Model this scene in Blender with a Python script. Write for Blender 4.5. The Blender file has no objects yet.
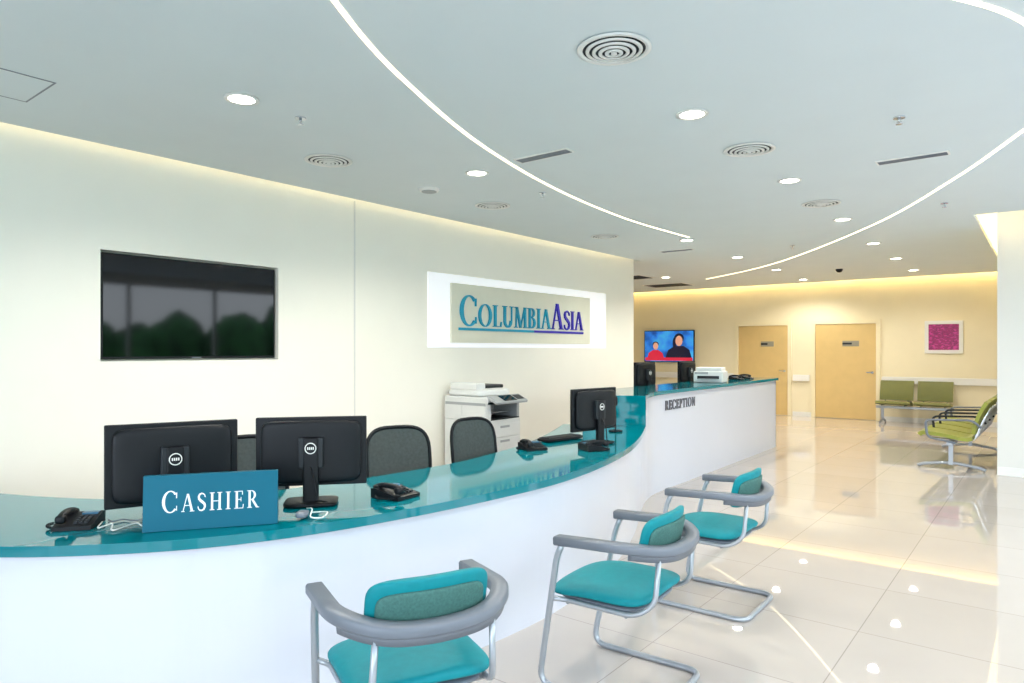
import bpy, bmesh, math, random
from mathutils import Matrix, Vector
random.seed(4)
sc = bpy.context.scene
sc.view_settings.view_transform = 'Standard'
sc.view_settings.look = 'None'
sc.view_settings.exposure = 0.27
sc.view_settings.gamma = 1.0

# ------------------------------------------------------------ materials
def lin(c):
    return tuple(((x/255)/12.92 if x/255 <= .04045 else ((x/255+.055)/1.055)**2.4) for x in c)
def mat(name, rgb, rough=.5, metal=0, coat=0, emit=0, alpha=1, noise=0, nscale=8, bump=0, ecol=None, spec=.5):
    m = bpy.data.materials.new(name); m.use_nodes = True
    nt = m.node_tree; p = nt.nodes['Principled BSDF']
    c = lin(rgb)
    p.inputs['Base Color'].default_value = (*c, 1)
    p.inputs['Roughness'].default_value = rough
    p.inputs['Metallic'].default_value = metal
    p.inputs['Coat Weight'].default_value = coat
    p.inputs['Coat Roughness'].default_value = .03
    p.inputs['Alpha'].default_value = alpha
    p.inputs['Specular IOR Level'].default_value = spec
    if emit:
        p.inputs['Emission Color'].default_value = (*(lin(ecol) if ecol else c), 1)
        p.inputs['Emission Strength'].default_value = emit
    if noise or bump:
        tc = nt.nodes.new('ShaderNodeTexCoord'); n = nt.nodes.new('ShaderNodeTexNoise')
        n.inputs['Scale'].default_value = nscale; n.inputs['Detail'].default_value = 4
        nt.links.new(tc.outputs['Object'], n.inputs['Vector'])
        if noise:
            r = nt.nodes.new('ShaderNodeValToRGB')
            r.color_ramp.elements[0].position = .3; r.color_ramp.elements[1].position = .7
            r.color_ramp.elements[0].color = (*[x*(1-noise) for x in c], 1)
            r.color_ramp.elements[1].color = (*[min(1, x*(1+noise*.5)) for x in c], 1)
            nt.links.new(n.outputs['Fac'], r.inputs['Fac']); nt.links.new(r.outputs['Color'], p.inputs['Base Color'])
        if bump:
            b = nt.nodes.new('ShaderNodeBump'); b.inputs['Strength'].default_value = bump; b.inputs['Distance'].default_value = .01
            nt.links.new(n.outputs['Fac'], b.inputs['Height']); nt.links.new(b.outputs['Normal'], p.inputs['Normal'])
    return m

M = {}
M['wall'] = mat('cream_wall_paint', (250,247,236), .5, noise=.01, nscale=3, bump=.02)
M['column'] = mat('white_column_paint', (226,225,219), .5, noise=.01, nscale=3)
M['wallfar'] = mat('warm_wall_paint', (242,231,198), .6, noise=.02, nscale=3)
M['ceil'] = mat('ceiling_paint', (220,228,229), .8, noise=.015, nscale=2)
M['white'] = mat('white_laminate', (212,214,224), .22, noise=.01, nscale=2)
M['trim'] = mat('white_trim', (238,237,232), .4, noise=.01)
M['teal'] = mat('teal_glass_top', (0,120,132), .06, noise=.05, nscale=1.5, spec=.42)
M['tealsign'] = mat('teal_sign_acrylic', (0,98,122), .4, noise=.03, spec=.2)
M['tealfab'] = mat('teal_upholstery', (0,132,142), .55, noise=.08, nscale=30, bump=.1, spec=.3)
M['tealdark'] = mat('back_mesh_fabric', (66,112,106), .75, noise=.2, nscale=120, bump=.2)
M['greyp'] = mat('grey_plastic', (112,118,128), .4, noise=.03)
M['silver'] = mat('silver_tube', (170,175,182), .3, metal=.55, noise=.02)
M['chrome'] = mat('chrome', (210,212,215), .15, metal=1, noise=.02)
M['black'] = mat('black_plastic', (10,13,19), .45, noise=.1, spec=.3)
M['dark'] = mat('dark_grey_plastic', (38,42,46), .5, noise=.1, spec=.3)
M['screen'] = mat('tv_glass_black', (3,4,6), .05, noise=.01, spec=.35)
M['mesh'] = mat('mesh_fabric_grey', (66,78,78), .8, alpha=.82, noise=.2, nscale=60)
M['letterw'] = mat('white_letters', (240,245,248), .4, noise=.01)
M['lettert'] = mat('logo_teal', (0,160,196), .35, noise=.05)
M['letterb'] = mat('logo_blue', (40,32,185), .35, noise=.05)
M['letterg'] = mat('grey_letters', (95,95,100), .4, noise=.05)
M['board'] = mat('beige_board', (234,232,214), .5, noise=.02)
M['lightbox'] = mat('white_lightbox', (246,247,252), .35, emit=.3, noise=.01)
M['led'] = mat('led_warm_white', (255,246,222), .5, emit=3.2, ecol=(255,232,190))
M['cove'] = mat('cove_led_warm', (255,225,150), .5, emit=18, ecol=(255,220,152))
M['covel'] = mat('cove_led_neutral', (255,235,190), .5, emit=8, ecol=(255,232,188))
M['lamp'] = mat('downlight_lens', (255,250,235), .5, emit=14, ecol=(255,246,228))
M['door'] = mat('beige_door_laminate', (218,188,126), .4, noise=.04, nscale=5)
M['dframe'] = mat('door_frame_paint', (242,230,194), .4, noise=.02)
M['plate'] = mat('grey_plate', (150,145,128), .4, noise=.05)
M['green'] = mat('olive_green_vinyl', (112,114,50), .45, noise=.08, nscale=10)
M['lime'] = mat('lime_green_vinyl', (146,150,54), .45, noise=.08, nscale=10)
M['copier'] = mat('copier_white', (228,230,228), .4, noise=.02)
M['copgrey'] = mat('copier_grey', (165,170,172), .4, noise=.03)
M['grass'] = mat('lawn_grass', (70,120,50), .9, noise=.4, nscale=3)
M['bounce_ground'] = mat('pale_bounce_ground', (184,187,190), .8, noise=.1, nscale=3)  # pale grey for the added ground that reflects daylight indoors
M['leaf'] = mat('hedge_leaves', (62,122,60), .8, noise=.8, nscale=2.5, bump=.5)
M['lcd'] = mat('small_lcd', (60,110,140), .3, noise=.05)
M['skin'] = mat('tv_skin', (205,150,125), .4, emit=.7, noise=.03)
M['tvred'] = mat('tv_red', (190,35,60), .4, emit=.7, noise=.05)
M['tvdark'] = mat('tv_dark', (25,25,50), .4, emit=.5, noise=.05)

def floor_mat():
    m = bpy.data.materials.new('polished_porcelain_tiles'); m.use_nodes = True
    nt = m.node_tree; p = nt.nodes['Principled BSDF']
    tc = nt.nodes.new('ShaderNodeTexCoord'); br = nt.nodes.new('ShaderNodeTexBrick')
    br.offset = 0; br.inputs['Scale'].default_value = 1
    br.inputs['Brick Width'].default_value = .8; br.inputs['Row Height'].default_value = .8
    br.inputs['Mortar Size'].default_value = .003; br.inputs['Mortar Smooth'].default_value = .3
    br.inputs['Color1'].default_value = (*lin((198,189,182)), 1)
    br.inputs['Color2'].default_value = (*lin((194,185,177)), 1)
    br.inputs['Mortar'].default_value = (*lin((160,152,146)), 1)
    nt.links.new(tc.outputs['Object'], br.inputs['Vector'])
    n = nt.nodes.new('ShaderNodeTexNoise'); n.inputs['Scale'].default_value = 2.5; n.inputs['Detail'].default_value = 6
    nt.links.new(tc.outputs['Object'], n.inputs['Vector'])
    r = nt.nodes.new('ShaderNodeValToRGB')
    r.color_ramp.elements[0].color = (.93,.92,.91,1); r.color_ramp.elements[1].color = (1,1,1,1)
    nt.links.new(n.outputs['Fac'], r.inputs['Fac'])
    mx = nt.nodes.new('ShaderNodeMix'); mx.data_type = 'RGBA'; mx.blend_type = 'MULTIPLY'
    mx.inputs[0].default_value = 1
    nt.links.new(br.outputs['Color'], mx.inputs[6]); nt.links.new(r.outputs['Color'], mx.inputs[7])
    nt.links.new(mx.outputs[2], p.inputs['Base Color'])
    p.inputs['Roughness'].default_value = .02
    p.inputs['IOR'].default_value = 1.85
    return m
M['floor'] = floor_mat()

def pict_mat(name, cols, scale, emit, stretch=(1,1,1), const=True):
    m = bpy.data.materials.new(name); m.use_nodes = True
    nt = m.node_tree; p = nt.nodes['Principled BSDF']
    tc = nt.nodes.new('ShaderNodeTexCoord'); mp = nt.nodes.new('ShaderNodeMapping'); n = nt.nodes.new('ShaderNodeTexNoise')
    mp.inputs['Scale'].default_value = stretch
    n.inputs['Scale'].default_value = scale; n.inputs['Detail'].default_value = 3
    r = nt.nodes.new('ShaderNodeValToRGB')
    if const: r.color_ramp.interpolation = 'CONSTANT'
    for i, (pos, c) in enumerate(cols):
        e = r.color_ramp.elements[i] if i < 2 else r.color_ramp.elements.new(pos)
        e.position = pos; e.color = (*lin(c), 1)
    nt.links.new(tc.outputs['Object'], mp.inputs['Vector']); nt.links.new(mp.outputs['Vector'], n.inputs['Vector'])
    nt.links.new(n.outputs['Fac'], r.inputs['Fac']); nt.links.new(r.outputs['Color'], p.inputs['Base Color'])
    p.inputs['Roughness'].default_value = .3
    if emit:
        nt.links.new(r.outputs['Color'], p.inputs['Emission Color']); p.inputs['Emission Strength'].default_value = emit
    return m
M['tvpic'] = pict_mat('tv_picture', [(.3,(15,50,130)),(.5,(35,110,200)),(.7,(60,160,225))], 3, .7, const=False)
M['art'] = pict_mat('magenta_artwork', [(0,(80,8,62)),(.42,(165,20,105)),(.5,(105,12,80)),(.6,(200,50,140))], 14, 0, (1,1,2.5), False)

# ------------------------------------------------------------ builder
def T(x=0, y=0, z=0, rz=0, rx=0, ry=0):
    return Matrix.Translation((x,y,z)) @ Matrix.Rotation(rz,4,'Z') @ Matrix.Rotation(ry,4,'Y') @ Matrix.Rotation(rx,4,'X')
I4 = Matrix.Identity(4)
class B:
    def __init__(s): s.bm = bmesh.new(); s.mats = []
    def mi(s, k):
        if k not in s.mats: s.mats.append(k)
        return s.mats.index(k)
    def add(s, t, k, mx=I4, smooth=False):
        i = s.mi(k)
        for f in t.faces: f.material_index = i; f.smooth = smooth
        bmesh.ops.transform(t, matrix=mx, verts=t.verts)
        me = bpy.data.meshes.new('tmp'); t.to_mesh(me); t.free()
        s.bm.from_mesh(me); bpy.data.meshes.remove(me)
    def box(s, lo, hi, k, mx=I4, bev=0, seg=2):
        t = bmesh.new(); bmesh.ops.create_cube(t, size=1)
        for v in t.verts:
            v.co = Vector([(lo[i]+hi[i])/2 + v.co[i]*(hi[i]-lo[i]) for i in range(3)])
        if bev: bmesh.ops.bevel(t, geom=t.edges[:], offset=bev, segments=seg, affect='EDGES', profile=.5)
        s.add(t, k, mx, False)
    def cyl(s, c, r, h, k, mx=I4, r2=None, seg=32, smooth=True, axis='Z'):
        t = bmesh.new()
        bmesh.ops.create_cone(t, cap_ends=True, segments=seg, radius1=r, radius2=r if r2 is None else r2, depth=h)
        rot = {'Z': I4, 'X': Matrix.Rotation(math.pi/2,4,'Y'), 'Y': Matrix.Rotation(math.pi/2,4,'X')}[axis]
        i = s.mi(k)
        for f in t.faces: f.material_index = i; f.smooth = len(f.verts) == 4 and smooth
        bmesh.ops.transform(t, matrix=mx @ Matrix.Translation(c) @ rot, verts=t.verts)
        me = bpy.data.meshes.new('tmp'); t.to_mesh(me); t.free(); s.bm.from_mesh(me); bpy.data.meshes.remove(me)
    def sup(s, c, size, k, mx=I4, p1=5, p2=3, n=10, fn=None):
        t = bmesh.new(); bmesh.ops.create_cube(t, size=2)
        bmesh.ops.subdivide_edges(t, edges=t.edges[:], cuts=n, use_grid_fill=True)
        for v in t.verts:
            x, y, z = v.co
            r = (abs(x)**p1+abs(y)**p1)**(1/p1); R = (r**p2+abs(z)**p2)**(1/p2)
            q = Vector((x/R*size[0]/2, y/R*size[1]/2, z/R*size[2]/2))
            if fn: q = fn(q)
            v.co = q + Vector(c)
        s.add(t, k, mx, True)
    def sweep(s, path, sec, k, mx=I4, closed=False, up=None, smooth=True):
        P = [Vector(p) for p in path]; n = len(P); t = bmesh.new(); rings = []
        tang = []
        for i in range(n):
            a = P[(i-1) % n] if (closed or i > 0) else P[i]
            b = P[(i+1) % n] if (closed or i < n-1) else P[i]
            tang.append((b-a).normalized())
        ref = Vector(up) if up else (Vector((0,0,1)) if abs(tang[0].z) < .9 else Vector((1,0,0)))
        for i in range(n):
            tg = tang[i]; u = ref - tg*ref.dot(tg); u.normalize()
            if not up: ref = u
            w = tg.cross(u)
            rings.append([t.verts.new(P[i] + w*a + u*b) for a, b in sec])
        m = len(sec)
        for i in range(n if closed else n-1):
            r0, r1 = rings[i], rings[(i+1) % n]
            for j in range(m): t.faces.new((r0[j], r0[(j+1)%m], r1[(j+1)%m], r1[j]))
        if not closed:
            t.faces.new(rings[0][::-1]); t.faces.new(rings[-1])
        bmesh.ops.recalc_face_normals(t, faces=t.faces[:])
        s.add(t, k, mx, smooth)
    def tube(s, path, r, k, mx=I4, closed=False, seg=10):
        s.sweep(path, [(r*math.cos(2*math.pi*i/seg), r*math.sin(2*math.pi*i/seg)) for i in range(seg)], k, mx, closed)
    def prism(s, outline, h0, h1, k, mx=I4, smooth=False):
        t = bmesh.new()
        a = [t.verts.new((x,y,h0)) for x,y in outline]; b = [t.verts.new((x,y,h1)) for x,y in outline]
        n = len(outline)
        t.faces.new(a[::-1]); t.faces.new(b)
        for i in range(n): t.faces.new((a[i], a[(i+1)%n], b[(i+1)%n], b[i]))
        bmesh.ops.recalc_face_normals(t, faces=t.faces[:])
        s.add(t, k, mx, smooth)
    def strip(s, L, R, z0, z1, k, mx=I4):
        t = bmesh.new(); n = len(L)
        g = [[t.verts.new((*L[i], z0)), t.verts.new((*R[i], z0)), t.verts.new((*R[i], z1)), t.verts.new((*L[i], z1))] for i in range(n)]
        for i in range(n-1):
            for j in range(4): t.faces.new((g[i][j], g[i][(j+1)%4], g[i+1][(j+1)%4], g[i+1][j]))
        t.faces.new(g[0][::-1]); t.faces.new(g[-1])
        bmesh.ops.recalc_face_normals(t, faces=t.faces[:])
        s.add(t, k, mx)
    def obj(s, name, loc=(0,0,0), rz=0):
        me = bpy.data.meshes.new(name); s.bm.to_mesh(me); s.bm.free()
        for k in s.mats: me.materials.append(M[k])
        o = bpy.data.objects.new(name, me); sc.collection.objects.link(o)
        o.location = loc; o.rotation_euler = (0,0,rz)
        return o
def dup(o, loc, rz=0):
    c = bpy.data.objects.new(o.name.split('.')[0], o.data); sc.collection.objects.link(c)
    c.location = loc; c.rotation_euler = (0,0,rz); return c
def fillet(pts, r=.05, n=6, closed=False):
    P = [Vector(p) for p in pts]; out = []; N = len(P)
    for i in range(N):
        if not closed and i in (0, N-1): out.append(P[i]); continue
        a, b, c = P[i-1], P[i], P[(i+1) % N]
        rr = min(r, (a-b).length*.49, (c-b).length*.49)
        p0 = b+(a-b).normalized()*rr; p2 = b+(c-b).normalized()*rr
        for j in range(n+1):
            q = j/n; out.append(p0*(1-q)**2 + b*2*q*(1-q) + p2*q*q)
    return out
def catmull(pts, n=8):
    P = [Vector(p) for p in pts]; P = [P[0]*2-P[1]] + P + [P[-1]*2-P[-2]]; out = []
    for i in range(1, len(P)-2):
        for j in range(n):
            t = j/n; a,b,c,d = P[i-1],P[i],P[i+1],P[i+2]
            out.append(.5*((2*b)+(c-a)*t+(2*a-5*b+4*c-d)*t*t+(3*b-a-3*c+d)*t**3))
    out.append(P[-2]); return out
def offs(path, d):
    out = []; n = len(path)
    for i in range(n):
        a = path[max(0,i-1)]; b = path[min(n-1,i+1)]; t = (b-a).normalized()
        out.append((path[i].x - t.y*d, path[i].y + t.x*d))
    return out
def thick(line, th):
    P = [Vector(p) for p in line]; return offs(P, th/2) + offs(P, -th/2)[::-1]

# ------------------------------------------------------------ serif lettering
def glyph(ch):
    S = []; Tk, tn, sf = .14, .05, .04
    def st(x0,y0,x1,y1,w): S.append([(x0-w/2,y0),(x0+w/2,y0),(x1+w/2,y1),(x1-w/2,y1)])
    def hb(x0,x1,y,h=sf): S.append([(x0,y),(x1,y),(x1,y+h),(x0,y+h)])
    def arc(cx,cy,rx,ry,a0,a1,ts,tt,n=18):
        for i in range(n):
            A = math.radians(a0+(a1-a0)*i/n); Bq = math.radians(a0+(a1-a0)*(i+1)/n)
            S.append([(cx+rx*math.cos(A),cy+ry*math.sin(A)),(cx+rx*math.cos(Bq),cy+ry*math.sin(Bq)),
                      (cx+(rx-ts)*math.cos(Bq),cy+(ry-tt)*math.sin(Bq)),(cx+(rx-ts)*math.cos(A),cy+(ry-tt)*math.sin(A))])
    def sr(x, y, w=.15): hb(x-w, x+w, y)
    if ch == 'I': st(.19,0,.19,1,Tk); sr(.19,0); sr(.19,.96); w=.38
    elif ch == 'L': st(.19,0,.19,1,Tk); sr(.19,.96); hb(.04,.58,0); st(.56,0,.6,.24,.05); w=.64
    elif ch == 'T': st(.36,0,.36,1,Tk); sr(.36,0); hb(.04,.68,.96); st(.05,.78,.06,1,.05); st(.67,.78,.66,1,.05); w=.72
    elif ch == 'E': st(.19,0,.19,1,Tk); hb(.04,.56,.96); hb(.19,.46,.5); hb(.04,.58,0); st(.55,.78,.54,1,.05); st(.58,0,.61,.24,.05); st(.46,.4,.46,.64,.04); w=.66
    elif ch == 'H':
        for x in (.19,.66): st(x,0,x,1,Tk); sr(x,0); sr(x,.96)
        hb(.19,.66,.49); w=.85
    elif ch == 'N': st(.16,0,.16,1,tn); st(.7,0,.7,1,tn); st(.7,0,.18,1,Tk+.02); sr(.16,0,.12); sr(.7,.96,.12); hb(.02,.2,.96); w=.86
    elif ch == 'M': st(.14,0,.18,1,tn); st(.48,0,.2,1,Tk); st(.48,0,.78,1,tn); st(.84,0,.8,1,Tk); sr(.14,0,.12); sr(.84,0,.14); hb(.06,.2,.96); hb(.8,.94,.96); w=.98
    elif ch == 'U': st(.19,.3,.19,1,Tk); st(.68,.3,.68,1,tn); arc(.41,.32,.297,.34,180,360,.15,.09); sr(.19,.96); sr(.68,.96,.12); w=.84
    elif ch == 'A': st(.1,0,.36,1,tn); st(.66,0,.38,1,Tk); hb(.2,.56,.33); sr(.1,0,.1); sr(.66,0,.14); w=.8
    elif ch == 'B': st(.19,0,.19,1,Tk); hb(.04,.34,0); hb(.04,.34,.96); hb(.19,.34,.5); arc(.32,.765,.25,.235,-90,90,.13,.05); arc(.32,.275,.3,.275,-90,90,.14,.05); w=.68
    elif ch == 'P': st(.19,0,.19,1,Tk); sr(.19,0); hb(.04,.34,.96); hb(.19,.34,.44); arc(.32,.72,.27,.28,-90,90,.13,.05); w=.64
    elif ch == 'R': st(.19,0,.19,1,Tk); sr(.19,0); hb(.04,.34,.96); hb(.19,.34,.46); arc(.32,.73,.27,.27,-90,90,.13,.05); st(.68,0,.36,.48,.15); hb(.6,.8,0,.04); w=.76
    elif ch == 'C': arc(.46,.5,.42,.52,42,318,.15,.05,26); st(.77,.66,.77,.92,.05); st(.78,.08,.78,.3,.04); w=.86
    elif ch == 'O': arc(.47,.5,.43,.52,0,360,.15,.05,30); w=.94
    elif ch == 'S':
        pts=[(.50,.76),(.47,.88),(.38,.96),(.27,.98),(.15,.93),(.1,.8),(.12,.68),(.22,.58),(.34,.49),(.46,.38),(.49,.24),(.42,.08),(.28,.02),(.15,.05),(.08,.14),(.06,.26)]
        P=[Vector(p) for p in pts]; n=len(P); wd=[.05+.1*math.sin(math.pi*i/(n-1))**2 for i in range(n)]
        L=[];R=[]
        for i in range(n):
            t=(P[min(i+1,n-1)]-P[max(0,i-1)]).normalized(); q=Vector((-t.y,t.x))
            L.append(P[i]+q*wd[i]/2); R.append(P[i]-q*wd[i]/2)
        for i in range(n-1): S.append([tuple(L[i]),tuple(L[i+1]),tuple(R[i+1]),tuple(R[i])])
        w=.58
    return S, w
def text(b, items, width, mx, depth=.008, gap=.06):
    tot = sum(glyph(c)[1]*h + gap*h for c,h,k in items); s = width/tot; x = 0
    for c,h,k in items:
        S, w = glyph(c); t = bmesh.new()
        for q in S:
            vv = [(x+px*h*s, py*h) for px,py in q]
            a = [t.verts.new((px,py,0)) for px,py in vv]; bb = [t.verts.new((px,py,depth)) for px,py in vv]
            t.faces.new(a[::-1]); t.faces.new(bb)
            for i in range(4): t.faces.new((a[i],a[(i+1)%4],bb[(i+1)%4],bb[i]))
        bmesh.ops.recalc_face_normals(t, faces=t.faces[:])
        b.add(t, k, mx); x += (w+gap)*h*s
def facing(origin, xdir):
    xd = Vector((*xdir,0)).normalized(); up = Vector((0,0,1)); n = xd.cross(up)
    return Matrix((( xd.x, up.x, n.x, origin[0]),( xd.y, up.y, n.y, origin[1]),( xd.z, up.z, n.z, origin[2]),(0,0,0,1)))

# ------------------------------------------------------------ ROOM SHELL
XW, CH = -5.5, 3.0
b = B(); b.box((-9.6,-3.6,-.1),(3.3,16.3,0),'floor'); b.obj('floor')
b = B()
b.box((XW-.2,-3.5,0),(XW,2.08,3.3),'wall'); b.box((XW-.2,3.56,0),(XW,10.3,3.3),'wall')
b.box((XW-.2,2.08,0),(XW,3.56,1.415),'wall'); b.box((XW-.2,2.08,2.245),(XW,3.56,3.3),'wall')
b.box((XW-.2,2.08,1.415),(XW-.1,3.56,2.245),'wall')
b.obj('wall_left')
b = B(); b.box((XW,4.415,0),(XW+.006,4.43,3.0),'column'); b.obj('trim_1')
b = B(); b.box((-9.5,10.1,0),(XW-.2,10.3,3.3),'wall'); b.obj('wall_hall_near')
b = B(); b.box((-9.6,10.3,0),(-9.5,16.2,3.3),'wallfar'); b.obj('wall_hall_side')
b = B(); b.box((-9.6,16.2,0),(3.3,16.4,3.3),'wallfar'); b.obj('wall_far')
b = B(); b.box((-.49,10.05,0),(3.2,16.2,3.3),'column'); b.obj('wall_right_block')
b = B()
b.box((3.2,-3.5,0),(3.4,10.05,.25),'wall'); b.box((3.2,-3.5,2.85),(3.4,10.05,3.3),'wall')
for y in (-3.5,9.5): b.box((3.2,y,.25),(3.4,y+.55,2.85),'wall')
b.obj('wall_right')
b = B()
b.box((-5.7,-3.7,0),(3.4,-3.5,.25),'wall'); b.box((-5.7,-3.7,2.85),(3.4,-3.5,3.3),'wall')
b.box((-5.7,-3.7,.25),(-3.4,-3.5,2.85),'wall'); b.box((2.6,-3.7,.25),(3.4,-3.5,2.85),'wall')
b.obj('wall_back')
b = B()
for i in range(8):
    y = -2.95+i*(12.45/7); b.box((3.26,y-.03,.25),(3.34,y+.03,2.85),'trim')
b.box((3.26,-2.95,.25),(3.34,9.5,.31),'trim'); b.box((3.26,-2.95,2.79),(3.34,9.5,2.85),'trim')
b.obj('window_1')
b = B()
for i in range(5):
    x = -3.37+i*1.485; b.box((x-.03,-3.64,.25),(x+.03,-3.56,2.85),'trim')
b.box((-3.4,-3.64,.25),(2.6,-3.56,.31),'trim'); b.box((-3.4,-3.64,2.79),(2.6,-3.56,2.85),'trim')
b.obj('window_2')
b = B()
b.box((-5.42,-3.5,CH),(3.2,9.15,CH+.05),'ceil')
b.box((-5.42,9.15,CH),(-.66,10.42,CH+.05),'ceil')
b.box((-9.5,10.42,CH),(-.66,16.02,CH+.05),'ceil')
b.box((-9.6,-3.6,3.3),(3.4,16.4,3.4),'ceil')
b.obj('ceiling')
b = B()
b.box((-5.48,-3.4,CH+.12),(-5.46,10.2,CH+.14),'covel')
b.obj('cove_light_strip')
b = B(); b.box((-9.4,16.12,CH+.1),(-.7,16.15,CH+.13),'cove'); b.obj('cove_light_strip.001')
b = B(); b.box((-.74,9.2,CH+.06),(-.70,16.0,CH+.1),'cove'); b.box((-.7,9.06,CH+.06),(3.1,9.1,CH+.1),'covel'); b.obj('cove_light_strip.002')
b = B(); b.box((XW,-3.5,0),(XW+.012,10.3,.1),'trim'); b.obj('baseboard_left')
b = B()
for x0,x1 in ((-9.5,-5.93),(-4.6,-4.2),(-2.8,-.49)): b.box((x0,16.188,0),(x1,16.2,.1),'trim')
b.obj('baseboard_far')
b = B(); b.box((-.49,10.038,0),(3.2,10.05,.1),'trim'); b.obj('baseboard_right')
b = B()
for x0,x1 in ((-9.5,-5.95),(-4.58,-4.22),(-2.78,-.5)):
    b.box((x0,16.13,.80),(x1,16.16,.94),'trim',bev=.008); b.box((x0+.05,16.16,.84),(x0+.1,16.2,.9),'trim'); b.box((x1-.1,16.16,.84),(x1-.05,16.2,.9),'trim')
b.obj('wall_handrail')

def door(name, x0, x1):
    b = B(); y = 16.2; top = 2.15
    b.box((x0,y-.04,0),(x0+.08,y-.001,top),'dframe'); b.box((x1-.08,y-.04,0),(x1,y-.001,top),'dframe'); b.box((x0+.08,y-.04,top-.08),(x1-.08,y-.001,top),'dframe')
    b.box((x0+.084,y-.02,.01),(x1-.084,y-.001,top-.084),'door')
    b.box((x0+.16+(x1-x0)*.35,y-.03,1.58),(x1-.16-(x1-x0)*.18,y-.02,1.70),'plate')
    b.box((x0+.16+(x1-x0)*.35,y-.034,1.62),(x1-.3-(x1-x0)*.18,y-.03,1.66),'dark')
    b.cyl((x1-.15,y-.04,1.02),.025,.03,'chrome',axis='Y'); b.box((x1-.26,y-.07,1.01),(x1-.13,y-.05,1.03),'chrome')
    b.obj(name)
door('door_1',-5.92,-4.62); door('door_2',-4.19,-2.81)

def ledline(name, pts):
    P = catmull([(*p,) for p in [(x,y,0) for x,y in pts]], 10)
    b = B(); b.strip(offs(P,.012), offs(P,-.012), CH-.004, CH+.002, 'led'); b.obj(name)
ledline('ceiling_led_line', [(-1.75,.95),(-2.1,1.38),(-2.41,1.83),(-2.79,2.55),(-3.26,3.78),(-3.62,5.31),(-3.80,7.0),(-3.77,8.6)])
ledline('ceiling_led_line.001', [(.55,3.6),(.25,4.75),(-.14,5.82),(-.66,7.1),(-1.57,8.95),(-3.1,11.28),(-4.3,12.7),(-5.7,13.9)])
ledline('ceiling_led_line.002', [(-.8,2.85),(-.5,3.2),(-.27,3.52),(-.09,3.9),(.1,4.6)])

b = B()
circ = [(.088*math.cos(a*math.pi/16), .088*math.sin(a*math.pi/16), -.004) for a in range(32)]
b.sweep(circ, [(-.012,-.004),(.012,-.004),(.012,.004),(-.012,.004)], 'trim', closed=True, up=(0,0,1))
b.cyl((0,0,-.003),.078,.004,'lamp')
d0 = None
DL = [(-3.78,2.2),(-3.8,4.35),(-3.88,8.78),(-3.95,10.9),(-4.0,13.05),(-4.1,15.2),
      (-1.78,4.11),(-1.8,6.25),(-1.86,8.49),(-1.94,10.66),(-1.97,12.64),(-2.0,14.7),(-1.78,1.9),(-6.2,13.0),(.4,1.9),(.4,4.11),(.4,6.25)]
for i,(x,y) in enumerate(DL):
    if d0 is None: d0 = b.obj('ceiling_downlight',(x,y,CH-.002))
    else: dup(d0,(x,y,CH-.002))
    l = bpy.data.lights.new('downlight_lamp','SPOT'); l.energy = 120 if x < -3 else 70; l.spot_size = math.radians(150); l.spot_blend = .6
    l.shadow_soft_size = .06; l.color = (1,.95,.86)
    lo = bpy.data.objects.new('downlight_lamp', l); sc.collection.objects.link(lo); lo.location = (x,y,CH-.02)
b = B()
b.cyl((0,0,-.002),.165,.004,'dark')
for r,z in ((.17,-.008),(.132,-.014),(.1,-.02),(.068,-.024),(.036,-.026)):
    c = [(r*math.cos(a*math.pi/20), r*math.sin(a*math.pi/20), z) for a in range(40)]
    w_ = .014 if r > .15 else .009
    b.sweep(c, [(-w_,-.003),(w_,-.001),(w_,.004),(-w_,.003)], 'trim', closed=True, up=(0,0,1))
b.cyl((0,0,-.024),.015,.012,'trim')
o = b.obj('ceiling_air_diffuser',(-1.70,2.98,CH-.001))
for x,y in ((-4.47,3.34),(-1.76,5.1),(-4.53,5.43),(-1.83,7.43),(-4.6,7.82)): dup(o,(x,y,CH-.001))
b = B(); b.cyl((0,0,-.012),.085,.024,'trim',r2=.1); b.cyl((0,0,-.026),.07,.006,'copgrey'); b.obj('ceiling_speaker',(-4.54,4.52,CH))
b = B(); b.box((-.25,-.06,-.008),(.25,.06,0),'trim')
for i in range(4): b.box((-.235,-.042+i*.024,-.012),(.235,-.032+i*.024,-.008),'greyp')
o = b.obj('ceiling_slot_grille',(-3.06,4.28,CH)); dup(o,(-.84,6.11,CH)); dup(o,(-4.4,9.6,CH))
b = B(); b.box((-.5,-.35,-.01),(.5,.35,0),'trim')
for i in range(9): b.box((-.46,-.31+i*.07,-.016),(.46,-.275+i*.07,-.01),'dark')
o = b.obj('ceiling_return_grille',(-6.9,12.6,CH)); dup(o,(-6.9,14.6,CH))
b = B(); b.cyl((0,0,-.004),.035,.008,'chrome'); b.cyl((0,0,-.02),.009,.03,'chrome'); b.cyl((0,0,-.045),.02,.003,'chrome')
for a in (-1,1): b.tube([(0,0,-.02),(a*.014,0,-.03),(0,0,-.045)],.003,'chrome',seg=6)
o = b.obj('ceiling_sprinkler',(-3.8,2.62,CH))
for x,y in ((-.76,5.0),(-.84,8.2),(-3.8,5.3),(-2.9,10.2)): dup(o,(x,y,CH))
b = B(); b.cyl((0,0,-.015),.06,.03,'dark'); b.sup((0,0,-.035),(.1,.1,.06),'screen',p1=2,p2=2); b.obj('security_dome_camera',(-3.06,13.7,CH))
b = B()
for a,c in (((-4.86,.9),(-4.38,.91)),((-4.86,1.42),(-4.38,1.43)),((-4.86,.91),(-4.85,1.42)),((-4.39,.91),(-4.38,1.42))):
    b.box((a[0],a[1],CH-.003),(c[0],c[1],CH+.001),'greyp')
b.box((-4.85,.91,CH-.002),(-4.39,1.42,CH+.001),'ceil')
b.obj('ceiling_access_hatch')

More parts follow.
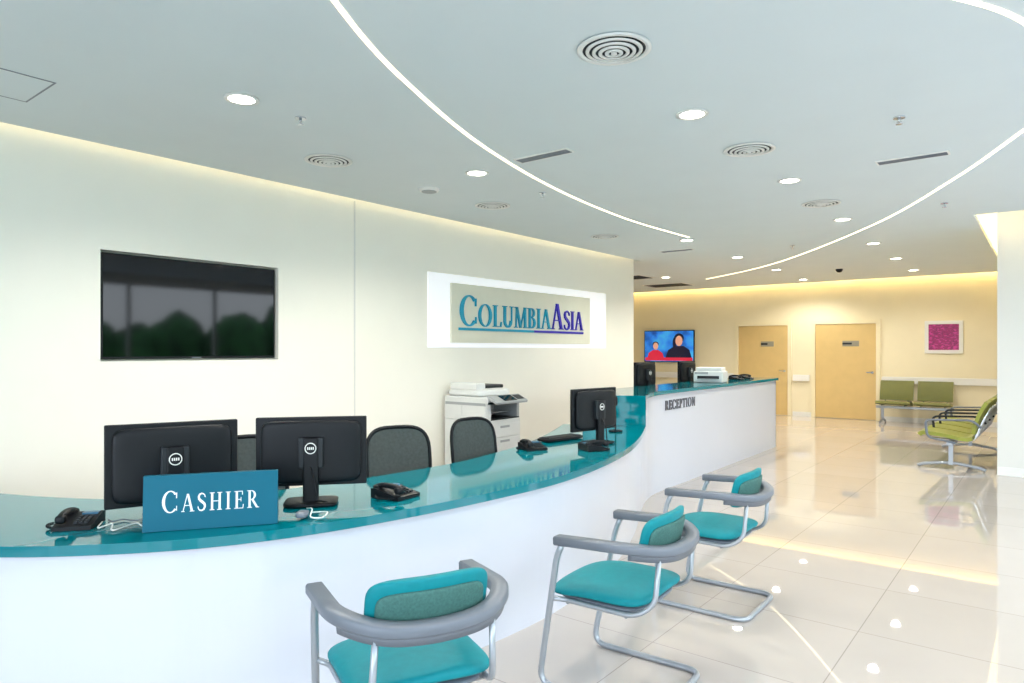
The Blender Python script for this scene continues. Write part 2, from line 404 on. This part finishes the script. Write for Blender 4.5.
# ------------------------------------------------------------ wall items
b = B()
b.box((XW-.09,2.095,1.43),(XW-.035,3.545,2.23),'black',bev=.006)
b.box((XW-.035,2.11,1.45),(XW-.032,3.53,2.215),'screen')
b.box((XW-.035,2.78,1.433),(XW-.031,2.86,1.443),'greyp')
b.obj('wall_television')
b = B(); b.box((-8.3,16.12,1.19),(-6.93,16.165,2.0),'black',bev=.006); b.box((-8.28,16.117,1.21),(-6.95,16.12,1.98),'tvpic'); b.box((-7.8,16.165,1.4),(-7.4,16.198,1.8),'dark')
FY = lambda y0: Matrix(((1,0,0,0),(0,0,-1,y0),(0,1,0,0),(0,0,0,1)))
def tvp(cx, cz, rx, rz, k, y0):
    b.prism([(cx+rx*math.cos(a*math.pi/12), cz+rz*math.sin(a*math.pi/12)) for a in range(24)], 0, .002, k, FY(y0))
b.prism([(-7.7,1.3),(-7.62,1.5),(-7.45,1.6),(-7.2,1.6),(-7.05,1.5),(-6.99,1.3)],0,.002,'tvdark',FY(16.117))
tvp(-7.33,1.73,.095,.13,'skin',16.115); tvp(-7.33,1.80,.13,.12,'tvdark',16.1168); tvp(-7.45,1.68,.05,.14,'tvdark',16.1168)
b.prism([(-8.2,1.3),(-8.17,1.42),(-8.05,1.5),(-7.9,1.5),(-7.78,1.42),(-7.74,1.3)],0,.002,'tvred',FY(16.117))
tvp(-7.97,1.60,.07,.09,'skin',16.115); tvp(-7.97,1.65,.085,.07,'tvdark',16.1168)
b.box((-8.26,16.113,1.23),(-6.97,16.117,1.31),'tvred')
b.obj('hall_television')
b = B(); b.box((-2.0,16.16,1.43),(-1.34,16.199,2.09),'trim',bev=.006); b.box((-1.93,16.156,1.5),(-1.41,16.16,2.02),'art'); b.obj('framed_artwork')
b = B()
b.box((XW,5.45,1.53),(XW+.015,9.35,2.38),'lightbox'); b.box((XW+.015,5.80,1.585),(XW+.04,8.85,2.285),'board')
mx = facing((XW+.042,5.92,1.79),(0,1))
it = [('C',.36,'lettert')]+[(c,.27,'lettert') for c in 'OLUMBIA']+[('A',.36,'letterb')]+[(c,.27,'letterb') for c in 'SIA']
text(b,it,2.72,mx,.02,gap=.02)
b.box((XW+.04,5.92,1.735),(XW+.055,7.4,1.765),'lettert'); b.box((XW+.04,7.4,1.735),(XW+.055,8.64,1.765),'letterb')
b.obj('company_logo_sign')

# ------------------------------------------------------------ reception counter
LP = catmull([(x,y,0) for x,y in [(-5.0,.1),(-4.4,.2),(-3.8,.38),(-3.35,.58),(-3.0,.8),(-2.75,1.03),(-2.54,1.30),(-2.38,1.65),(-2.27,2.1),(-2.2,2.65),(-2.18,3.2),(-2.26,3.8),(-2.42,4.45),(-2.66,5.1),(-2.97,5.8)]], 8)
HP = catmull([(x,y,0) for x,y in [(-2.97,5.8),(-3.12,6.2),(-3.2,6.6),(-3.22,7.5),(-3.25,9),(-3.29,10.85)]], 8)
b = B()
b.strip(offs(LP,0),offs(LP,.78),.745,.785,'teal')
b.strip(offs(LP,.04),offs(LP,.09),0,.745,'white')
for i in (0,24,44,64,84,len(LP)-1):
    p = LP[i]; t = (LP[min(i+1,len(LP)-1)]-LP[max(0,i-1)]).normalized(); n = Vector((-t.y,t.x,0))
    b.strip([(p+n*.09-t*.012)[:2],(p+n*.72-t*.012)[:2]],[(p+n*.09+t*.012)[:2],(p+n*.72+t*.012)[:2]],0,.745,'white')
b.strip(offs(HP,0),offs(HP,.6),1.03,1.07,'teal')
b.strip(offs(HP,.04),offs(HP,.09),0,1.03,'white')
b.strip(offs(HP,.53),offs(HP,.58),.0,1.03,'white')
IN = HP[18:]
b.strip(offs(IN,.58),offs(IN,1.2),.745,.785,'white')
p = IN[0]; t = (IN[1]-IN[0]).normalized(); n = Vector((-t.y,t.x,0))
b.strip([(p+n*.58)[:2],(p+n*1.2)[:2]],[(p+n*.58+t*.03)[:2],(p+n*1.2+t*.03)[:2]],0,.745,'white')
p = HP[0]; t = (HP[1]-HP[0]).normalized(); n = Vector((-t.y,t.x,0))
b.strip([(p-t*.003)[:2],(p+n*.6-t*.003)[:2]],[(p+t*.035)[:2],(p+n*.6+t*.035)[:2]],.785,1.03,'teal')
p = HP[-1]; t = (HP[-1]-HP[-2]).normalized(); n = Vector((-t.y,t.x,0))
b.strip([(p+n*.04-t*.04)[:2],(p+n*1.2-t*.04)[:2]],[(p+n*.04)[:2],(p+n*1.2)[:2]],0,.745,'white')
b.strip([(p+n*.04-t*.04)[:2],(p+n*.6-t*.04)[:2]],[(p+n*.04)[:2],(p+n*.6)[:2]],.745,1.03,'white')
text(b,[(c,.105,'letterg') for c in 'RECEPTION'],.84,facing((-3.248,6.78,.85),(-.018,.9)),.012,gap=.1)
b.obj('reception_counter')

b = B()
b.prism([(-.035,0),(.035,0),(.012,.215),(-.012,.215)],-.25,.25,'tealsign',Matrix(((0,0,1,0),(1,0,0,0),(0,1,0,0),(0,0,0,1))))
tm = Matrix.Translation((0,-.0315,0)) @ Matrix.Rotation(-.107,4,'X') @ Matrix(((1,0,0,-.185),(0,0,-1,.001),(0,1,0,.07),(0,0,0,1)))
text(b,[('C',.084,'letterw')]+[(c,.07,'letterw') for c in 'ASHIER'],.37,tm,.006,gap=.16)
TOP = .787
b.obj('cashier_sign',(-2.665,1.425,TOP),math.atan2(.40,.28))

# ------------------------------------------------------------ monitors
def monitor(name, loc, rz, screenbottom=.07, w=.52, h=.32):
    b = B(); z0 = screenbottom
    b.box((-w/2,-.01,z0),(w/2,.018,z0+h),'black',bev=.005)
    b.sup((0,-.02,z0+h/2),(w*.9,.05,h*.9),'black',p1=3,p2=10)
    b.box((-w/2+.012,.018,z0+.018),(w/2-.012,.02,z0+h-.012),'screen')
    b.box((-.035,-.075,0.012),(.035,-.04,z0+h*.72),'black',bev=.008)
    b.box((-.055,-.07,z0+h*.28),(.055,-.03,z0+h*.72),'dark',bev=.006)
    circ = [(.024*math.cos(a*math.pi/12),-.078,z0+h*.57+.024*math.sin(a*math.pi/12)) for a in range(24)]
    b.tube(circ,.0025,'trim',closed=True,seg=6)
    for dx in (-.012,-.004,.004,.012): b.box((dx-.0025,-.079,z0+h*.57-.006),(dx+.0025,-.076,z0+h*.57+.006),'trim')
    b.sup((0,-.03,.009),(.24,.19,.018),'black',p1=6,p2=6,n=8)
    b.tube([(0,-.07,z0+.1),(.02,-.1,z0+.02),(.03,-.1,.03),(.1,-.08,.008)],.004,'black',seg=6)
    return b.obj(name, loc, rz)
monitor('computer_monitor',(-2.985,1.42,TOP),math.atan2(.939,.344),.05,.52,.35)
monitor('computer_monitor.001',(-2.715,1.935,TOP),math.atan2(.758,.652),.08,.5,.32)
monitor('computer_monitor.002',(-2.74,4.5,TOP),math.radians(82),.10)
monitor('computer_monitor.003',(-3.98,7.75,TOP),math.radians(88),.25,.5,.31)
monitor('computer_monitor.004',(-4.0,9.05,TOP),math.radians(88),.25,.5,.31)

b = B()
b.prism([(-.1,0),(.1,0),(.1,.05),(.07,.053),(-.1,.018)],-.09,.09,'black',Matrix(((0,0,1,0),(1,0,0,0),(0,1,0,0),(0,0,0,1))))
for i in range(4):
    for j in range(3): b.box((.0+j*.024,-.07+i*.024,.025+i*.0045),(.016+j*.024,-.054+i*.024,.034+i*.0045),'dark')
b.box((.0,.035,.042),(.075,.075,.055),'lcd')
def arch(q): return Vector((q.x,q.y,q.z - (q.y/.1)**2*.012))
b.sup((-.055,0,.07),(.035,.2,.028),'black',p1=4,p2=3,n=8,fn=arch)
for s in (-1,1): b.sup((-.055,s*.078,.05),(.05,.05,.04),'black',p1=3,p2=3,n=6)
pts = []
for i in range(90):
    t = i/89; pts.append((-.09-.05*math.sin(t*3.1)+.006*math.cos(i*1.1),-.09+t*.15,.014+.006*math.sin(i*1.1)))
b.tube(pts,.0022,'black',seg=5)
ph = b.obj('desk_telephone',(-3.09,1.09,TOP),math.radians(50))
ph.scale = (.78,.78,.86)
def phone(loc, rz):
    o = dup(ph, loc, math.radians(rz)); o.scale = (.88,.88,.88)
phone((-2.50,2.26,TOP),95); phone((-2.56,4.2,TOP),150); phone((-2.92,3.95,TOP),60)
phone((-3.55,9.75,1.072),90); phone((-3.55,10.15,1.072),90)
b = B()
def cable(pts, k='trim', r=.003): b.tube(catmull(pts,8),r,k,seg=6)
z = .005
cable([(-.09,.1,z),(-.07,.0,z),(-.04,.06,z),(-.0,-.05,z),(.05,.05,z),(.09,0,z)])
cable([(-.08,.14,z),(-.05,.1,z),(-.02,.13,z),(.03,.1,z),(.07,.12,z)],'greyp')
b.obj('desk_cables',(-2.93,1.17,TOP),math.radians(50))
b = B()
cable([(.03,0,.02),(.06,.05,.01),(.1,0,.02),(.09,-.05,.01),(.04,-.04,.01),(.03,.02,.03),(-.02,.12,.01)])
b.sup((.0,-.02,.018),(.05,.08,.028),'greyp',p1=3,p2=3,n=6)
b.obj('computer_mouse',(-2.50,1.74,TOP),math.radians(40))
b = B(); b.cyl((0,0,.006),.06,.012,'black'); b.tube(fillet([(0,0,.01),(0,0,.18),(.0,.03,.24)],.03),.007,'black')
b.sup((0,.03,.265),(.07,.03,.09),'black',p1=4,p2=4,n=6); b.obj('card_reader_stand',(-2.98,5.25,TOP),math.radians(60))
b = B(); b.sup((0,0,.014),(.42,.15,.026),'black',p1=8,p2=6,n=8)
for r in range(4):
    for c in range(13): b.box((-.19+c*.029,-.058+r*.029,.024),(-.168+c*.029,-.036+r*.029,.032),'dark')
kb = b.obj('computer_keyboard',(-3.05,4.5,TOP),math.radians(82))
b = B()
b.box((-.19,-.16,0),(.19,.16,.15),'copier',bev=.015); b.box((-.17,-.14,.15),(.17,.12,.2),'copier',bev=.012)
b.box((-.14,-.165,.05),(.14,-.158,.09),'dark'); b.box((-.12,-.24,.045),(.12,-.15,.052),'copgrey'); b.box((-.17,-.163,.11),(.0,-.158,.14),'copgrey')
b.obj('desktop_printer',(-3.53,8.75,1.072),math.radians(10))

# ------------------------------------------------------------ visitor chairs
def visitor():
    b = B()
    def dome(q): return Vector((q.x, q.y, q.z + .015*(1-(q.x/.24)**2) - .03*max(0,q.y/.23)**2))
    b.sup((0,.05,.445),(.49,.48,.075),'tealfab',p1=5,p2=2.6,n=14,fn=dome)
    b.sup((0,.05,.408),(.44,.42,.03),'greyp',p1=5,p2=4,n=10)
    def curv(q): return Vector((q.x, q.y + .9*q.x*q.x + (-.22)*q.z, q.z))
    b.sup((0,-.195,.70),(.41,.045,.20),'tealfab',p1=3,p2=5,n=14,fn=curv)
    b.sup((0,-.213,.69),(.36,.03,.145),'tealdark',p1=3,p2=5,n=12,fn=curv)
    base = fillet([(-.285,.2,.675),(-.285,-.13,.69),(-.17,-.255,.668),(0,-.275,.66),(.17,-.255,.668),(.285,-.13,.69),(.285,.2,.675)],.13,9)
    sec = [(-.03,-.012),(-.024,-.019),(.024,-.019),(.03,-.012),(.03,.012),(.024,.019),(-.024,.019),(-.03,.012)]
    b.sweep(base,sec,'greyp',up=(0,0,1))
    backp = [p+Vector((0,0,-.008)) for p in base if p.y < -.12]
    b.sweep(backp,[(-.016,-.036),(.016,-.036),(.024,.02),(-.024,.02)],'greyp',up=(0,0,1))
    fr = fillet([(-.285,.17,.665),(-.285,.20,.60),(-.255,.31,.014),(-.255,-.25,.014),(.255,-.25,.014),(.255,.31,.014),(.285,.20,.60),(.285,.17,.665)],.075,7)
    b.tube(fr,.014,'silver',seg=12)
    for s in (-1,1):
        b.tube(fillet([(s*.272,.236,.41),(s*.23,.2,.40),(s*.225,-.14,.395),(s*.2,-.22,.45),(s*.19,-.235,.66)],.06,6),.011,'silver',seg=10)
    b.tube([(-.225,.18,.39),(.225,.18,.39)],.011,'silver'); b.tube([(-.225,-.1,.39),(.225,-.1,.39)],.011,'silver')
    return b
vc = visitor().obj('visitor_chair',(-1.70,1.61,0),math.atan2(.42,-.905)-math.pi/2)
dup(vc,(-1.50,2.75,0),math.radians(93)); dup(vc,(-1.56,3.98,0),math.radians(91))

# ------------------------------------------------------------ office chairs
def office():
    b = B()
    def curv(q): return Vector((q.x, q.y + .7*q.x*q.x - .12*q.z, q.z))
    b.sup((0,-.24,.76),(.42,.018,.44),'mesh',p1=5,p2=5,n=12,fn=curv)
    loop = []
    for i in range(40):
        a = 2*math.pi*i/40; c, s_ = math.cos(a), math.sin(a)
        x = .215*math.copysign(abs(c)**.55,c); zz = .23*math.copysign(abs(s_)**.55,s_)
        loop.append((x,-.24+.7*x*x-.12*zz,.76+zz))
    b.tube(loop,.013,'black',closed=True,seg=8)
    b.sup((0,.02,.475),(.48,.47,.08),'dark',p1=5,p2=3,n=10)
    b.tube(fillet([(0,-.1,.42),(0,-.28,.42),(0,-.25,.62)],.08),.022,'black')
    for s in (-1,1):
        b.tube(fillet([(s*.2,0,.43),(s*.29,0,.44),(s*.29,0,.64)],.05),.014,'black')
        b.sup((s*.29,.03,.655),(.07,.25,.03),'black',p1=4,p2=4,n=6)
    b.cyl((0,0,.26),.028,.34,'chrome'); b.cyl((0,0,.11),.04,.08,'black')
    for i in range(5):
        a = 2*math.pi*i/5; c, s_ = math.cos(a), math.sin(a)
        b.tube([(0,0,.12),(c*.15,s_*.15,.1),(c*.29,s_*.29,.075)],.018,'black',seg=8)
        b.cyl((c*.29,s_*.29,.03),.03,.045,'black',axis='Y',seg=16)
    return b
oc = office().obj('office_chair',(-3.16,2.97,0),math.radians(-115))
dup(oc,(-3.12,3.76,0),math.radians(-96)); dup(oc,(-3.47,2.1,0),math.radians(-112))

# ------------------------------------------------------------ photocopier
b = B()
b.box((-.32,-.3,.03),(.32,.3,.72),'copier',bev=.012)
for zz in (.05,.21,.37,.53): b.box((.32,-.28,zz),(.332,.28,zz+.145),'copier',bev=.004); b.box((.332,-.08,zz+.1),(.336,.08,zz+.125),'copgrey')
b.box((-.32,-.3,.72),(-.05,.3,.9),'copier',bev=.01); b.box((-.05,-.3,.72),(.3,-.2,.9),'copier',bev=.01)
b.box((-.05,-.2,.72),(.3,.3,.735),'dark'); b.box((-.05,.26,.735),(.3,.3,.9),'copgrey')
b.box((-.1,-.2,.79),(.22,.25,.80),'copgrey')
b.box((-.32,-.3,.9),(.32,.3,.98),'copier',bev=.012); b.box((.30,-.28,.9),(.325,.28,.925),'dark')
b.box((-.30,-.303,.885),(.30,-.299,.915),'copgrey')
b.sup((-.05,0,1.02),(.52,.56,.09),'copier',p1=8,p2=5,n=8); b.box((-.2,-.2,1.06),(.1,.26,1.10),'dark',bev=.01); b.box((-.25,-.28,1.05),(.15,-.12,1.13),'copier',bev=.015)
pm = Matrix.Translation((.36,0,.955)) @ Matrix.Rotation(math.radians(25),4,'Y')
b.box((-.07,-.28,-.015),(.09,.28,.015),'copgrey',pm,bev=.006); b.box((-.05,-.12,.015),(.07,.1,.019),'screen',pm); b.box((-.04,.13,.015),(.05,.25,.02),'dark',pm)
b.box((-.18,-.34,.4),(.2,-.3,.62),'copier',bev=.01)
for x in (-.26,.26):
    for y in (-.24,.24): b.cyl((x,y,.018),.018,.03,'dark',axis='Y',seg=12)
b.obj('photocopier',(-5.13,5.97,0))

# ------------------------------------------------------------ waiting benches
PR = Matrix(((0,0,1,0),(1,0,0,0),(0,1,0,0),(0,0,0,1)))
def bench(n, w, k, arms=True):
    b = B(); L = n*w
    prof = catmull([(-.28,.42,0),(-.24,.45,0),(-.05,.43,0),(.12,.395,0),(.19,.41,0)],5)
    bprof = catmull([(.2,.47,0),(.22,.6,0),(.26,.74,0),(.31,.86,0)],5)
    for i in range(n):
        x = -L/2+(i+.5)*w
        b.prism(thick([(p.x,p.y) for p in prof],.045),x-w/2+.035,x+w/2-.035,k,PR)
        b.prism(thick([(p.x,p.y) for p in bprof],.035),x-w/2+.035,x+w/2-.035,k,PR)
        for s in (-1,1):
            b.tube(fillet([(x+s*w*.3,-.2,.385),(x+s*w*.3,.2,.37),(x+s*w*.3,.26,.6),(x+s*w*.3,.34,.8)],.06),.012,'chrome')
    b.box((-L/2,-.03,.31),(L/2,.03,.36),'silver',bev=.006)
    for x in (-L/2+.12,L/2-.12):
        b.box((x-.025,-.02,.06),(x+.025,.02,.33),'silver'); b.tube(fillet([(x,-.3,.02),(x,-.25,.05),(x,0,.09),(x,.25,.05),(x,.3,.02)],.08),.02,'silver')
    if arms:
        for i in range(n+1):
            x = -L/2+i*w
            b.tube(fillet([(x,.05,.35),(x,-.2,.40),(x,-.22,.62),(x,.2,.64),(x,.27,.55)],.06),.013,'dark' if 0<i<n else 'greyp')
    return b
bench(2,.68,'green',False).obj('waiting_bench',(-2.13,15.72,0),0)
o = bench(4,.6,'lime').obj('waiting_bench.001',(-.95,11.22,0),math.radians(-91)); o.scale = (1,1.2,1)

# ------------------------------------------------------------ outside
b = B(); b.box((9,-25,-.25),(40,30,-.15),'grass'); b.obj('lawn')
b = B(); b.box((3.6,-25,-.2),(9,30,-.1),'bounce_ground'); b.box((-30,-30,-.2),(3.6,-3.9,-.1),'bounce_ground'); b.obj('bounce_ground')  # unseen ground added to bounce neutral light onto the ceiling
b = B()
for i in range(24):
    t = bmesh.new(); bmesh.ops.create_icosphere(t, subdivisions=3, radius=1)
    r = random.uniform(.9,1.4)
    for v in t.verts: v.co *= r*(1+random.uniform(-.12,.12)); v.co.z *= 1.3
    b.add(t,'leaf',T(random.uniform(11,14),-8+i*1.3,r*1.3-.1),True)
b.obj('garden_hedge')

w = bpy.data.worlds.new('sky'); sc.world = w; w.use_nodes = True
bg = w.node_tree.nodes['Background']
tc = w.node_tree.nodes.new('ShaderNodeTexCoord'); sx = w.node_tree.nodes.new('ShaderNodeSeparateXYZ'); rp = w.node_tree.nodes.new('ShaderNodeValToRGB')
rp.color_ramp.elements[0].position = 0; rp.color_ramp.elements[0].color = (.85,.93,1,1)
rp.color_ramp.elements[1].position = .8; rp.color_ramp.elements[1].color = (.58,.77,1,1)
w.node_tree.links.new(tc.outputs['Generated'], sx.inputs['Vector']); w.node_tree.links.new(sx.outputs['Z'], rp.inputs['Fac'])
w.node_tree.links.new(rp.outputs['Color'], bg.inputs['Color'])
bg.inputs['Strength'].default_value = 5.3
def portal(loc, rot, sx_, sy_):
    l = bpy.data.lights.new('window_portal','AREA'); l.shape = 'RECTANGLE'; l.size = sx_; l.size_y = sy_
    l.cycles.is_portal = True
    o = bpy.data.objects.new('window_portal', l); sc.collection.objects.link(o); o.location = loc; o.rotation_euler = rot
portal((3.42,3.27,1.55),(0,math.radians(90),0),2.6,12.5)
portal((-.4,-3.72,1.55),(math.radians(90),0,0),6.0,2.6)

cam = bpy.data.cameras.new('camera'); co = bpy.data.objects.new('camera', cam); sc.collection.objects.link(co)
co.location = (0,0,1.5); co.rotation_euler = (math.radians(90),0,math.radians(38.2))
cam.lens = 24.0; cam.sensor_width = 36; cam.shift_y = .0083
cam.clip_start = .05
sc.camera = co
